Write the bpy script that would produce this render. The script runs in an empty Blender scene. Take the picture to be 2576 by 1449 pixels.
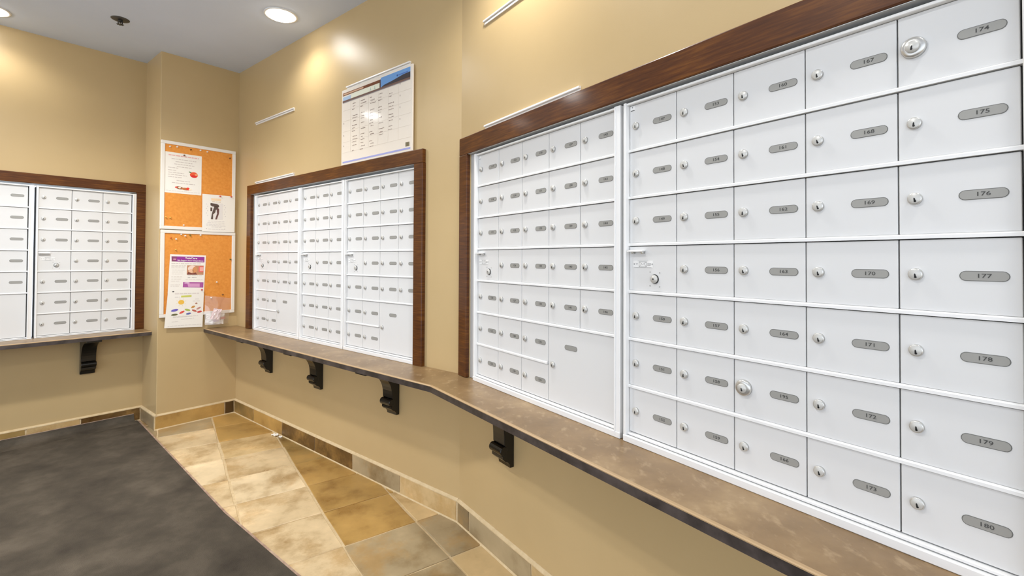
import bpy, bmesh, math, random
from mathutils import Vector, Matrix

C = bpy.context.scene
COL = C.collection
random.seed(7)

# ------------------------------------------------------------------ frame of reference
S = 1.035                        # survey units -> metres
FZ = -1.625                      # survey height of the floor
TH = {'A': 0.890542, 'B': -0.680245, 'C': -0.948070}     # wall directions
DW = {'A': 4.314, 'B': 1.545, 'C': 1.080, 'P': 3.979}    # wall planes (P = pillar front)
TH['P'] = TH['A']
DOOR = {'A': 4.300, 'B': 1.545, 'C': 1.085}              # door planes of the mailbox banks
CEIL = 0.990


def xy(w, s, d):
    t = TH[w]
    return (s * math.cos(t) - d * math.sin(t), s * math.sin(t) + d * math.cos(t))


def world(x, y, z):
    return Vector((x * S, y * S, (z - FZ) * S))


def at(w, s, d, z):
    x, y = xy(w, s, d)
    return world(x, y, z)


# ------------------------------------------------------------------ camera
cam_d = bpy.data.cameras.new('camera')
cam = bpy.data.objects.new('camera', cam_d)
COL.objects.link(cam)
cam_d.sensor_fit = 'HORIZONTAL'
cam_d.sensor_width = 36.0
cam_d.lens = 1206.7094 / 2576 * 36.0
cam_d.shift_x = 0.0
cam_d.shift_y = (634.0863 - 724.5) / 2576
cam_d.clip_start = 0.02
cam.matrix_world = (Matrix.Translation(world(0, 0, -0.44398))
                    @ Matrix.Rotation(math.pi / 2 + 0.014817, 4, 'X')
                    @ Matrix.Rotation(0.0043663, 4, 'Z'))
C.camera = cam

# ------------------------------------------------------------------ world, lights, exposure
C.view_settings.view_transform = 'Standard'
C.view_settings.look = 'None'
C.view_settings.exposure = 0.0
C.view_settings.gamma = 1.0
C.view_settings.use_curve_mapping = False
wd = bpy.data.worlds.new('ambient_fill')  # even ambient fill, added to brighten the room from all sides
C.world = wd
wd.use_nodes = True
wd.node_tree.nodes['Background'].inputs[0].default_value = (0.89, 0.96, 1.06, 1)
wd.node_tree.nodes['Background'].inputs[1].default_value = 2.25
LAMP_GLOW = 16.0                  # radiance of its lens
LAMP_COL = (1.0, 0.985, 0.96)
# x, y, watts, cone: the four wall washers first, then two unseen fill lamps added over the floor, then a left-wall one
LAMPS = [(-1.37, 2.81, 18, 154), (-3.030, 2.752, 14, 154), (-0.10, 1.60, 52, 150), (0.79, 0.35, 34, 150),
         (-2.20, 2.05, 185, 150), (-0.80, 0.45, 60, 150), (-3.95, 1.55, 30, 150)]


# ------------------------------------------------------------------ materials
def srgb(r, g, b):
    f = lambda c: (c / 255 / 12.92) if c / 255 <= 0.04045 else ((c / 255 + 0.055) / 1.055) ** 2.4
    return (f(r), f(g), f(b), 1.0)


def new_mat(name):
    m = bpy.data.materials.new(name)
    m.use_nodes = True
    nt = m.node_tree
    return m, nt, nt.nodes['Principled BSDF']


def plain(name, col, rough=0.5, metal=0.0, coat=0.0, spec=None):
    m, nt, b = new_mat(name)
    b.inputs['Base Color'].default_value = col
    b.inputs['Roughness'].default_value = rough
    b.inputs['Metallic'].default_value = metal
    b.inputs['Coat Weight'].default_value = coat
    if spec is not None:
        b.inputs['Specular IOR Level'].default_value = spec
    return m


def add(nt, kind, **kw):
    n = nt.nodes.new(kind)
    for k, v in kw.items():
        setattr(n, k, v)
    return n


def noise_tex(nt, scale, detail=4, rough=0.55, coord='Object', stretch=None):
    tc = add(nt, 'ShaderNodeTexCoord')
    n = add(nt, 'ShaderNodeTexNoise')
    n.inputs['Scale'].default_value = scale
    n.inputs['Detail'].default_value = detail
    n.inputs['Roughness'].default_value = rough
    if stretch:
        mp = add(nt, 'ShaderNodeMapping')
        mp.inputs['Scale'].default_value = stretch
        nt.links.new(tc.outputs[coord], mp.inputs[0])
        nt.links.new(mp.outputs[0], n.inputs['Vector'])
    else:
        nt.links.new(tc.outputs[coord], n.inputs['Vector'])
    return n


def ramp(nt, src, stops):
    r = add(nt, 'ShaderNodeValToRGB')
    e = r.color_ramp.elements
    while len(e) < len(stops):
        e.new(0.5)
    for i, (p, c) in enumerate(stops):
        e[i].position = p
        e[i].color = c
    nt.links.new(src, r.inputs[0])
    return r


def bump(nt, b, src, strength, dist=0.002):
    n = add(nt, 'ShaderNodeBump')
    n.inputs['Strength'].default_value = strength
    n.inputs['Distance'].default_value = dist
    nt.links.new(src, n.inputs['Height'])
    nt.links.new(n.outputs[0], b.inputs['Normal'])


def noisy(name, stops, scale, rough=0.5, detail=4, bstr=0.0, bdist=0.002, coat=0.0, stretch=None, spec=None, metal=0.0):
    m, nt, b = new_mat(name)
    n = noise_tex(nt, scale, detail, stretch=stretch)
    r = ramp(nt, n.outputs['Fac'], stops)
    nt.links.new(r.outputs[0], b.inputs['Base Color'])
    b.inputs['Roughness'].default_value = rough
    b.inputs['Coat Weight'].default_value = coat
    b.inputs['Metallic'].default_value = metal
    if spec is not None:
        b.inputs['Specular IOR Level'].default_value = spec
    if bstr:
        bump(nt, b, n.outputs['Fac'], bstr, bdist)
    return m


M = {}
# painted wall: satin tan with roller stipple
m, nt, b = new_mat('tan_wall_paint')
n = noise_tex(nt, 2.2, 3)
r = ramp(nt, n.outputs['Fac'], [(0.3, srgb(193, 167, 121)), (0.7, srgb(198, 172, 126))])
nt.links.new(r.outputs[0], b.inputs['Base Color'])
b.inputs['Roughness'].default_value = 0.36
b.inputs['Specular IOR Level'].default_value = 0.45
n2 = noise_tex(nt, 260, 2)
bump(nt, b, n2.outputs['Fac'], 0.12, 0.001)
M['wall'] = m
M['ceiling'] = noisy('ceiling_paint', [(0.3, srgb(214, 226, 247)), (0.7, srgb(218, 230, 251))], 3.0, 0.75, bstr=0.05)
M['white_metal'] = plain('white_powder_coat', srgb(221, 221, 220), 0.38, 0.0)
M['rail_metal'] = plain('white_rail_metal', srgb(238, 238, 237), 0.3, 0.0)
M['liner'] = plain('grey_liner_metal', srgb(205, 206, 206), 0.4, 0.2)
M['gap_shade'] = plain('gap_shade', srgb(52, 51, 50), 0.8)
M['plate'] = plain('grey_label_metal', srgb(158, 157, 152), 0.5, 0.15)
M['plate_recess_shade'] = plain('label_recess_shade', srgb(112, 112, 108), 0.55)
M['ink'] = plain('label_ink', srgb(72, 72, 70), 0.7)
M['faint_ink'] = plain('faint_label_ink', srgb(150, 150, 148), 0.6)
M['chrome'] = plain('lock_chrome', srgb(206, 205, 201), 0.28, 0.7)
M['chrome_white'] = plain('lock_face', srgb(202, 201, 196), 0.36, 0.25)
M['black'] = plain('keyhole_black', srgb(14, 14, 14), 0.6)
# varnished wood
m, nt, b = new_mat('dark_varnished_wood')
n = noise_tex(nt, 9, 6, 0.6, stretch=(1.0, 1.0, 14.0))
n2 = noise_tex(nt, 3.0, 3)
mx = add(nt, 'ShaderNodeMath', operation='ADD')
ml = add(nt, 'ShaderNodeMath', operation='MULTIPLY')
ml.inputs[1].default_value = 0.6
nt.links.new(n2.outputs['Fac'], ml.inputs[0])
nt.links.new(n.outputs['Fac'], mx.inputs[0])
nt.links.new(ml.outputs[0], mx.inputs[1])
r = ramp(nt, mx.outputs[0], [(0.55, srgb(60, 26, 5)), (0.8, srgb(86, 46, 10)), (1.0, srgb(112, 66, 18))])
nt.links.new(r.outputs[0], b.inputs['Base Color'])
b.inputs['Roughness'].default_value = 0.40
b.inputs['Specular IOR Level'].default_value = 0.25
b.inputs['Coat Weight'].default_value = 0.24
b.inputs['Coat Roughness'].default_value = 0.12
n3 = noise_tex(nt, 38, 2)
bump(nt, b, n3.outputs['Fac'], 0.10, 0.0012)
M['wood'] = m
# laminate counter
m, nt, b = new_mat('brown_laminate_counter')
n = noise_tex(nt, 5.0, 8, 0.62, coord='Object')
r = ramp(nt, n.outputs['Fac'], [(0.34, srgb(124, 99, 67)), (0.52, srgb(142, 115, 80)), (0.64, srgb(156, 129, 92)), (0.74, srgb(176, 149, 110))])
fl = noise_tex(nt, 34.0, 5, 0.6, stretch=(1.0, 0.55, 1.0))
fr = ramp(nt, fl.outputs['Fac'], [(0.55, (0, 0, 0, 1)), (0.68, (0.5, 0.5, 0.5, 1))])
fm = add(nt, 'ShaderNodeMix', data_type='RGBA')
nt.links.new(fr.outputs[0], fm.inputs[0])
nt.links.new(r.outputs[0], fm.inputs[6])
fm.inputs[7].default_value = srgb(184, 158, 122)
nt.links.new(fm.outputs[2], b.inputs['Base Color'])
b.inputs['Roughness'].default_value = 0.33
b.inputs['Specular IOR Level'].default_value = 0.4
M['counter'] = m
M['counter_edge'] = noisy('dark_counter_edge', [(0.35, srgb(52, 44, 40)), (0.65, srgb(84, 74, 70))], 16, 0.45)
M['counter_lip'] = plain('counter_lip_highlight', srgb(182, 152, 112), 0.4)  # pale tone is the bevel's highlight, put into the colour
M['bracket'] = plain('black_bracket_paint', srgb(20, 18, 14), 0.28)
M['grout'] = noisy('cream_grout', [(0.3, srgb(206, 182, 140)), (0.7, srgb(222, 200, 160))], 40, 0.8, bstr=0.2)
# slate: object colour gives the stone its own hue, noise gives clefts and stains
m, nt, b = new_mat('cleft_slate')
oi = add(nt, 'ShaderNodeObjectInfo')
tc = add(nt, 'ShaderNodeTexCoord')
off = add(nt, 'ShaderNodeVectorMath', operation='ADD')
sc_ = add(nt, 'ShaderNodeVectorMath', operation='SCALE')
cmb = add(nt, 'ShaderNodeCombineXYZ')
for i_ in range(3):
    nt.links.new(oi.outputs['Random'], cmb.inputs[i_])
sc_.inputs['Scale'].default_value = 37.0
nt.links.new(cmb.outputs[0], sc_.inputs[0])
nt.links.new(tc.outputs['Object'], off.inputs[0])
nt.links.new(sc_.outputs[0], off.inputs[1])
n = add(nt, 'ShaderNodeTexNoise')
n.inputs['Scale'].default_value = 4.2
n.inputs['Detail'].default_value = 7
n.inputs['Roughness'].default_value = 0.6
nt.links.new(off.outputs[0], n.inputs['Vector'])
r = ramp(nt, n.outputs['Fac'], [(0.34, (0.62, 0.55, 0.44, 1)), (0.47, (0.93, 0.92, 0.88, 1)), (0.58, (1.04, 1.03, 1.0, 1)), (0.68, (1.22, 1.2, 1.16, 1))])
mul = add(nt, 'ShaderNodeMix', data_type='RGBA', blend_type='MULTIPLY')
mul.inputs[0].default_value = 1.0
stn = add(nt, 'ShaderNodeTexNoise')
stn.inputs['Scale'].default_value = 2.6
stn.inputs['Detail'].default_value = 6
stn.inputs['Roughness'].default_value = 0.7
nt.links.new(off.outputs[0], stn.inputs['Vector'])
sr = ramp(nt, stn.outputs['Fac'], [(0.5, (0, 0, 0, 1)), (0.62, (0.55, 0.55, 0.55, 1))])
stm = add(nt, 'ShaderNodeMix', data_type='RGBA')
nt.links.new(sr.outputs[0], stm.inputs[0])
nt.links.new(oi.outputs['Color'], stm.inputs[6])
stm.inputs[7].default_value = srgb(178, 138, 76)
nt.links.new(stm.outputs[2], mul.inputs[6])
nt.links.new(r.outputs[0], mul.inputs[7])
nt.links.new(mul.outputs[2], b.inputs['Base Color'])
rr = ramp(nt, n.outputs['Fac'], [(0.3, (0.26, 0.26, 0.26, 1)), (0.7, (0.42, 0.42, 0.42, 1))])
nt.links.new(rr.outputs[0], b.inputs['Roughness'])
bump(nt, b, n.outputs['Fac'], 0.35, 0.004)
M['slate'] = m
# entrance mat
m, nt, b = new_mat('charcoal_mat_pile')
n = noise_tex(nt, 3.2, 6, 0.65)
r = ramp(nt, n.outputs['Fac'], [(0.3, srgb(66, 60, 53)), (0.5, srgb(84, 77, 67)), (0.68, srgb(104, 95, 83))])
nt.links.new(r.outputs[0], b.inputs['Base Color'])
b.inputs['Roughness'].default_value = 0.95
b.inputs['Specular IOR Level'].default_value = 0.1
n2 = noise_tex(nt, 320, 2)
bump(nt, b, n2.outputs['Fac'], 0.6, 0.004)
M['mat'] = m
M['mat_edge'] = noisy('mat_rubber_edge', [(0.3, srgb(150, 118, 104)), (0.7, srgb(196, 172, 150))], 30, 0.6)
M['cork'] = noisy('orange_cork', [(0.3, srgb(222, 140, 54)), (0.7, srgb(234, 156, 68))], 60, 0.85, bstr=0.15)
M['white_frame'] = plain('white_board_frame', srgb(238, 232, 222), 0.45)
M['strip'] = plain('white_plastic_strip', srgb(240, 236, 230), 0.35)
M['paper'] = plain('white_paper', srgb(243, 238, 228), 0.8)
M['pink_paper'] = plain('pink_receipt_paper', srgb(236, 214, 214), 0.8)
M['gloss_paper'] = plain('laminated_calendar', srgb(238, 228, 214), 0.09)
M['brass'] = plain('lamp_trim_white', srgb(235, 235, 232), 0.4)
M['sprinkler'] = plain('dark_sprinkler_metal', srgb(52, 52, 50), 0.4, 0.5)
M['sprinkler_plate'] = plain('sprinkler_plate_metal', srgb(84, 84, 82), 0.4, 0.5)


def flat(r, g, b, rough=0.8):
    k = 'print_%d_%d_%d_%d' % (r, g, b, int(rough * 100))
    if k not in M:
        M[k] = plain(k, srgb(r, g, b), rough)
    return M[k]


m, nt, b = new_mat('lamp_lens_glow')
b.inputs['Base Color'].default_value = (0.9, 0.9, 0.9, 1)
b.inputs['Emission Color'].default_value = LAMP_COL + (1,)
b.inputs['Emission Strength'].default_value = LAMP_GLOW
M['lens'] = m
m, nt, b = new_mat('clear_plastic_film')
tr = add(nt, 'ShaderNodeBsdfTransparent')
gl = add(nt, 'ShaderNodeBsdfGlossy')
gl.inputs['Roughness'].default_value = 0.08
df = add(nt, 'ShaderNodeBsdfDiffuse')
df.inputs['Color'].default_value = srgb(240, 225, 215)
mx1 = add(nt, 'ShaderNodeMixShader')
mx1.inputs[0].default_value = 0.2
mx2 = add(nt, 'ShaderNodeMixShader')
mx2.inputs[0].default_value = 0.12
nt.links.new(tr.outputs[0], mx1.inputs[1])
nt.links.new(df.outputs[0], mx1.inputs[2])
nt.links.new(mx1.outputs[0], mx2.inputs[1])
nt.links.new(gl.outputs[0], mx2.inputs[2])
nt.links.new(mx2.outputs[0], nt.nodes['Material Output'].inputs[0])
M['film'] = m


# ------------------------------------------------------------------ mesh helpers (survey units, scaled on build)
class MB:
    def __init__(self):
        self.bm = bmesh.new()
        self.mats = []

    def mi(self, mat):
        if mat not in self.mats:
            self.mats.append(mat)
        return self.mats.index(mat)

    def _fin(self, geom_faces, mat):
        i = self.mi(mat)
        for f in geom_faces:
            f.material_index = i

    def box(self, x0, x1, y0, y1, z0, z1, mat, bev=0.0, seg=1):
        bm = self.bm
        vs = [bm.verts.new(p) for p in ((x0, y0, z0), (x1, y0, z0), (x1, y1, z0), (x0, y1, z0),
                                        (x0, y0, z1), (x1, y0, z1), (x1, y1, z1), (x0, y1, z1))]
        fs = [bm.faces.new([vs[i] for i in q]) for q in
              ((0, 3, 2, 1), (4, 5, 6, 7), (0, 1, 5, 4), (1, 2, 6, 5), (2, 3, 7, 6), (3, 0, 4, 7))]
        self._fin(fs, mat)
        if bev:
            es = set(e for f in fs for e in f.edges)
            r = bmesh.ops.bevel(bm, geom=list(es), offset=bev, segments=seg, profile=0.5, affect='EDGES')
            self._fin(r['faces'], mat)
        return self

    def prism(self, pts, lo, hi, mat, axis='y', bev=0.0, side=None):
        # pts 2-D outline (counter-clockwise), extruded along axis between lo and hi
        bm = self.bm
        f3 = {'y': lambda a, c, h: (a, h, c), 'x': lambda a, c, h: (h, a, c), 'z': lambda a, c, h: (a, c, h)}[axis]
        A = [bm.verts.new(f3(p[0], p[1], lo)) for p in pts]
        B = [bm.verts.new(f3(p[0], p[1], hi)) for p in pts]
        fa = bm.faces.new(A)
        fb = bm.faces.new(B[::-1])
        n = len(pts)
        sides = [bm.faces.new((A[i], B[i], B[(i + 1) % n], A[(i + 1) % n])) for i in range(n)]
        self._fin([fa, fb], mat)
        self._fin(sides, side or mat)
        bmesh.ops.recalc_face_normals(bm, faces=[fa, fb] + sides)
        if bev:
            es = set(list(fa.edges) + list(fb.edges))
            r = bmesh.ops.bevel(bm, geom=list(es), offset=bev, segments=1, affect='EDGES')
            self._fin(r['faces'], mat)
        return self

    def lathe(self, prof, mat, n=20, center=(0, 0, 0), axis='y', smooth=True):
        # prof: list of (radius, height along axis)
        bm = self.bm
        rings = []
        for rad, h in prof:
            ring = []
            for k in range(n):
                a = 2 * math.pi * k / n
                u, v = rad * math.cos(a), rad * math.sin(a)
                p = {'y': (u, h, v), 'z': (u, v, h)}[axis]
                ring.append(bm.verts.new((p[0] + center[0], p[1] + center[1], p[2] + center[2])))
            rings.append(ring)
        fs = []
        for a, c in zip(rings, rings[1:]):
            for k in range(n):
                fs.append(bm.faces.new((a[k], a[(k + 1) % n], c[(k + 1) % n], c[k])))
        caps = []
        if prof[0][0] > 1e-6:
            caps.append(bm.faces.new(rings[0][::-1]))
        if prof[-1][0] > 1e-6:
            caps.append(bm.faces.new(rings[-1]))
        for f in fs:
            f.smooth = smooth
        self._fin(fs + caps, mat)
        bmesh.ops.recalc_face_normals(bm, faces=fs + caps)
        return self

    def face(self, pts, mat):
        f = self.bm.faces.new([self.bm.verts.new(p) for p in pts])
        self._fin([f], mat)
        return self

    def card(self, pts, mat, t=0.0006):
        # pts: 3-D polygon in a wall plane (x,z at y); a thin slab facing -y
        y = pts[0][1]
        self.prism([(p[0], p[2]) for p in pts], y, y + t, mat, 'y')
        return self

    def rect(self, x0, x1, z0, z1, y, mat, t=0.0006):
        return self.card([(x0, y, z0), (x1, y, z0), (x1, y, z1), (x0, y, z1)], mat, t)

    def disc(self, cx, cz, rx, rz, y, mat, n=16, rot=0.0, t=0.0006):
        pts = []
        for k in range(n):
            a = 2 * math.pi * k / n
            u, v = rx * math.cos(a), rz * math.sin(a)
            pts.append((cx + u * math.cos(rot) - v * math.sin(rot), y, cz + u * math.sin(rot) + v * math.cos(rot)))
        return self.card(pts, mat, t)

    def mesh(self, name):
        me = bpy.data.meshes.new(name)
        bmesh.ops.scale(self.bm, vec=(S, S, S), verts=self.bm.verts)
        self.bm.to_mesh(me)
        self.bm.free()
        for mt in self.mats:
            me.materials.append(mt)
        return me

    def build(self, name, parent=None, loc=None, rotz=0.0):
        return obj(name, self.mesh(name), parent, loc, rotz)


def obj(name, me, parent=None, loc=None, rotz=0.0):
    o = bpy.data.objects.new(name, me)
    COL.objects.link(o)
    if parent is not None:
        o.parent = parent
    if loc is not None:
        o.location = loc
    o.rotation_euler = (0, 0, rotz)
    return o


def tag(o, label, cat, group=None, kind=None):
    o['label'] = label
    o['category'] = cat
    if group:
        o['group'] = group
    if kind:
        o['kind'] = kind
    return o


def grid_slab(mb, rows, mat, t=0.0005, smooth=False):
    """rows of (x, y, z) -> a closed thin sheet facing -y, t thick."""
    bm = mb.bm
    F = [[bm.verts.new(p) for p in r_] for r_ in rows]
    K = [[bm.verts.new((p[0], p[1] + t, p[2])) for p in r_] for r_ in rows]
    a, b_ = len(F), len(F[0])
    fs = []
    for j2 in range(a - 1):
        for i2 in range(b_ - 1):
            fs.append(bm.faces.new((F[j2][i2], F[j2][i2 + 1], F[j2 + 1][i2 + 1], F[j2 + 1][i2])))
            fs.append(bm.faces.new((K[j2][i2], K[j2 + 1][i2], K[j2 + 1][i2 + 1], K[j2][i2 + 1])))
    rim = [(0, i2) for i2 in range(b_)] + [(j2, b_ - 1) for j2 in range(1, a)] + [(a - 1, i2) for i2 in range(b_ - 2, -1, -1)] + [(j2, 0) for j2 in range(a - 2, 0, -1)]
    for p, q in zip(rim, rim[1:] + rim[:1]):
        fs.append(bm.faces.new((F[q[0]][q[1]], F[p[0]][p[1]], K[p[0]][p[1]], K[q[0]][q[1]])))
    for f in fs:
        f.smooth = smooth
    mb._fin(fs, mat)


def thing(name, label, cat, loc, rotz=0.0, group=None):
    o = obj(name, None, None, loc, rotz)
    o.empty_display_size = 0.05
    return tag(o, label, cat, group)


def struct(o):
    o['kind'] = 'structure'
    return o


def loc_s(x, y, z):
    return Vector((x * S, y * S, z * S))


# ================================================================== SETTING
ZC = -0.963                      # counter top
T_WALL = 0.15
# openings in the walls (s range) for the mailbox banks, from counter level to the frame's inner top
OPEN = {'A': (-0.285, 0.985, 0.026), 'B': (-3.6992, -1.835, 0.022), 'C': (-1.8222, -0.105, 0.0175)}


def wall(name, w, s0, s1, d, opening=None, zlo=FZ - 0.03):
    mb = MB()
    z0, z1 = 0.0 + (zlo - FZ), CEIL - FZ + 0.02
    if opening:
        a, b_, zt = opening
        lo, hi = ZC - 0.027 - FZ, zt - FZ
        mb.box(s0, a, 0, T_WALL, z0, z1, M['wall'])
        mb.box(b_, s1, 0, T_WALL, z0, z1, M['wall'])
        mb.box(a, b_, 0, T_WALL, hi, z1, M['wall'])
        mb.box(a, b_, 0, T_WALL, z0, lo, M['wall'])
    else:
        mb.box(s0, s1, 0, T_WALL, z0, z1, M['wall'])
    return struct(mb.build(name, None, at(w, 0, d, FZ), TH[w]))


wall('wall_left', 'A', -3.2, 1.06, DW['A'], OPEN['A'])
wall('wall_middle', 'B', -3.985, -1.549, DW['B'], OPEN['B'])
wall('wall_right', 'C', -1.9026, 2.6, DW['C'], OPEN['C'])
# corner pillar between the left and the middle wall
mb = MB()
mb.box(1.0388, 1.62, 0, 0.42, -0.03, CEIL - FZ + 0.02, M['wall'], 0.004, 2)
struct(mb.build('wall_pillar', None, at('A', 0, DW['P'], FZ), TH['A']))

# ceiling slab and floor slab
mb = MB()
mb.box(-6.0, 4.2, -3.4, 5.2, 0.0, 0.12, M['ceiling'])
struct(mb.build('ceiling', None, world(0, 0, CEIL), 0))
mb = MB()
mb.box(-6.0, 4.2, -3.4, 5.2, -0.12, -0.004, M['grout'])
floor = struct(mb.build('floor', None, world(0, 0, FZ), 0))

# ---- floor tiles, grid laid square to the right-hand wall
TP = 0.3185
PAL = {'cream': (240, 218, 180), 'sand': (216, 188, 140), 'gold': (190, 152, 88), 'olive': (166, 138, 84),
       'grey': (172, 154, 122), 'brown': (140, 104, 56), 'pale': (228, 204, 164)}


def pal(k, f=1.0):
    c = srgb(*PAL[k])
    return (c[0] * f, c[1] * f, c[2] * f, 1)


tile_meshes = []
for v in range(5):
    rnd = random.Random(40 + v)
    mb = MB()
    h = TP / 2 - 0.0032
    j = lambda: rnd.uniform(-0.0025, 0.0025)
    cs = []
    for (sx, sy) in ((-1, -1), (1, -1), (1, 1), (-1, 1)):
        cs.append((sx * h + j(), sy * h + j()))
    ring = []
    for i_ in range(4):                     # two extra points a side make the cleft edge uneven
        a, c_ = cs[i_], cs[(i_ + 1) % 4]
        ring.append(a)
        for t in (0.33, 0.68):
            ring.append((a[0] + (c_[0] - a[0]) * t + j() * 0.8, a[1] + (c_[1] - a[1]) * t + j() * 0.8))
    mb.prism(ring, -0.012, 0.0, M['slate'], 'z', bev=0.0018)
    tile_meshes.append(mb.mesh('tile'))
TILE_COL = {}
KEY = {(-1, 0): 'pale', (0, 0): 'cream', (1, 0): 'pale', (2, 0): 'pale', (-2, 0): 'sand', (-3, 0): 'gold', (-4, 0): 'gold', (3, 0): 'pale',
       (-4, 1): 'gold', (-3, 1): 'gold', (-2, 1): 'olive', (-1, 1): 'olive', (0, 1): 'gold', (1, 1): 'gold', (2, 1): 'gold', (3, 1): 'grey', (4, 1): 'grey',
       (-5, -1): 'olive', (-4, -1): 'grey', (-3, -1): 'pale', (-2, -1): 'pale', (-1, -1): 'cream', (0, -1): 'pale', (1, -1): 'pale',
       (2, 2): 'sand', (1, 2): 'gold', (3, 2): 'grey', (0, 2): 'gold', (-1, 2): 'gold', (4, 0): 'grey', (5, 1): 'grey'}
S0C, D0C = -2.970, 0.280
cc, sn = math.cos(TH['C'] - TH['B']), math.sin(TH['C'] - TH['B'])
cnt = 0
for i in range(-8, 16):
    for j_ in range(-12, 5):
        s = S0C + (i + 0.5) * TP
        d = D0C + (j_ + 0.5) * 0.322
        # position in the middle-wall frame and the pillar frame
        x, y = xy('C', s, d)
        sB = x * math.cos(TH['B']) + y * math.sin(TH['B'])
        dB = -x * math.sin(TH['B']) + y * math.cos(TH['B'])
        sA = x * math.cos(TH['A']) + y * math.sin(TH['A'])
        dA = -x * math.sin(TH['A']) + y * math.cos(TH['A'])
        if dB < 0.72 or dB > 1.80 or d > 1.30 or dA > 4.75 or (dA > 4.15 and sA > 1.2) or s > 1.7:
            continue
        me = tile_meshes[(i * 3 + j_ * 5) % 5]
        t = obj('tile', me, floor)
        t.rotation_euler = (0, 0, TH['C'] + math.pi / 2 * ((i + 2 * j_) % 4))
        t.location = loc_s(x, y, random.uniform(-0.0012, 0.0008))
        k = KEY.get((i, j_)) or random.choice(['sand', 'gold', 'olive', 'grey', 'pale', 'sand'])
        t.color = pal(k, random.uniform(0.92, 1.06))
        cnt += 1

# ---- baseboards of slate strips with a grout cap
BBH = 0.100


def baseboard(name, w, d, joints, cols, x0, x1):
    mb = MB()
    mb.prism([(0.0, BBH - 0.009), (0.0, BBH + 0.003), (-0.003, BBH + 0.003), (-0.0125, BBH - 0.005), (-0.0125, BBH - 0.009)][::-1], x0, x1, M['grout'], 'x')
    mb.box(x0, x1, -0.0085, 0.0, -0.004, BBH - 0.012, M['grout'])
    mb.prism([(0.0, -0.004), (-0.017, -0.004), (-0.012, 0.006), (0.0, 0.006)], x0, x1, M['grout'], 'x')
    o = struct(mb.build(name, None, at(w, 0, d, FZ), TH[w]))
    for (a, b_), c in zip(zip(joints, joints[1:]), cols):
        m2 = MB()
        rnd = random.Random(int(a * 1000) + len(name))
        h = (b_ - a) / 2 - 0.0035
        q = lambda: rnd.uniform(-0.003, 0.003)
        ring = [(-h, 0.004), (h, 0.004), (h + q() * .5, 0.05 + q()), (h + q() * .5 - .001, BBH - 0.008 + q() * .3),
                (h * 0.4, BBH - 0.0085 + q()*.6), (-h * 0.3, BBH - 0.0085 + q()*.6), (-h + .001, BBH - 0.008 + q() * .3), (-h + q() * .5, 0.05 + q())]
        m2.prism(ring, -0.0118, -0.002, M['slate'], 'y', bev=0.001)
        t = m2.build('tile', o, loc_s((a + b_) / 2, 0, 0))
        t.color = pal(c[0], c[1])
    return o


baseboard('baseboard_middle', 'B', DW['B'], [-3.967, -3.634, -3.202, -2.783, -2.378, -1.960, -1.556],
          [('olive', .62), ('gold', 1.0), ('brown', .52), ('brown', .50), ('grey', 1.0), ('sand', .95)], -3.979, -1.552)
baseboard('baseboard_right', 'C', DW['C'], [-1.899, -1.800, -1.362, -0.945, -0.530, -0.115, 0.30, 0.71, 1.12],
          [('grey', .55), ('grey', 1.05), ('sand', .9), ('brown', .6), ('sand', .9), ('olive', .7), ('grey', .9), ('gold', .8)], -1.9026, 1.12)
baseboard('baseboard_pillar', 'A', DW['P'], [1.0288, 1.466, 1.533], [('gold', 1.0), ('brown', .35)], 1.0268, 1.545)
baseboard('baseboard_left', 'A', DW['A'], [-1.03, -0.62, -0.21, 0.20, 0.44, 0.70, 1.028],
          [('gold', .9), ('sand', .8), ('sand', .9), ('olive', .9), ('sand', 1.0), ('brown', .55)], -1.03, 1.0388)
# return of the pillar (faces the left wall side); runs along the middle-wall direction
mb = MB()
mb.box(-0.0085, 0.0, 0.0, 0.335, -0.004, BBH - 0.012, M['grout'])
mb.prism([(-0.0125, BBH - 0.012), (-0.0125, BBH - 0.006), (-0.003, BBH + 0.004), (0.0, BBH + 0.004), (0.0, BBH - 0.012)], -0.0125, 0.335, M['grout'], 'y')
ret = struct(mb.build('baseboard_return', None, at('A', 1.0388, DW['P'], FZ), TH['A']))
m2 = MB()
m2.prism([(0.001, 0.004), (0.315, 0.004), (0.316, 0.05), (0.314, BBH - .011), (0.15, BBH - .009), (0.001, BBH - .011)], -0.0118, -0.002, M['slate'], 'x', bev=0.001)
t = m2.build('tile', ret, (0, 0, 0))
t.color = pal('grey', .85)

# ================================================================== MAILBOX BANKS
txt_cache = {}


def text_mesh(s, size, mat, sx=1.0, bold=0.0):
    key = (s, size, mat.name, sx)
    if key not in txt_cache:
        cu = bpy.data.curves.new('text', 'FONT')
        cu.body = s
        cu.size = size * S
        cu.align_x = 'CENTER'
        cu.align_y = 'CENTER'
        cu.extrude = 0.00012
        cu.offset = bold
        cu.resolution_u = 2
        o = bpy.data.objects.new('text_tmp', cu)
        COL.objects.link(o)
        dg = bpy.context.evaluated_depsgraph_get()
        me = bpy.data.meshes.new_from_object(o.evaluated_get(dg))
        bpy.data.objects.remove(o)
        bpy.data.curves.remove(cu)
        me.transform(Matrix.Rotation(math.pi / 2, 4, 'X') @ Matrix.Diagonal((sx, 1, 1, 1)))
        me.materials.clear()
        me.materials.append(mat)
        txt_cache[key] = me
    return txt_cache[key]


def pill(mb, hl, hh, y0, y1, mat, n=8):
    pts = []
    for k in range(n + 1):
        a = -math.pi / 2 + math.pi * k / n
        pts.append((hl - hh + hh * math.cos(a), hh * math.sin(a)))
    for k in range(n + 1):
        a = math.pi / 2 + math.pi * k / n
        pts.append((-hl + hh + hh * math.cos(a), hh * math.sin(a)))
    mb.prism(pts, y0, y1, mat, 'y')


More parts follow.
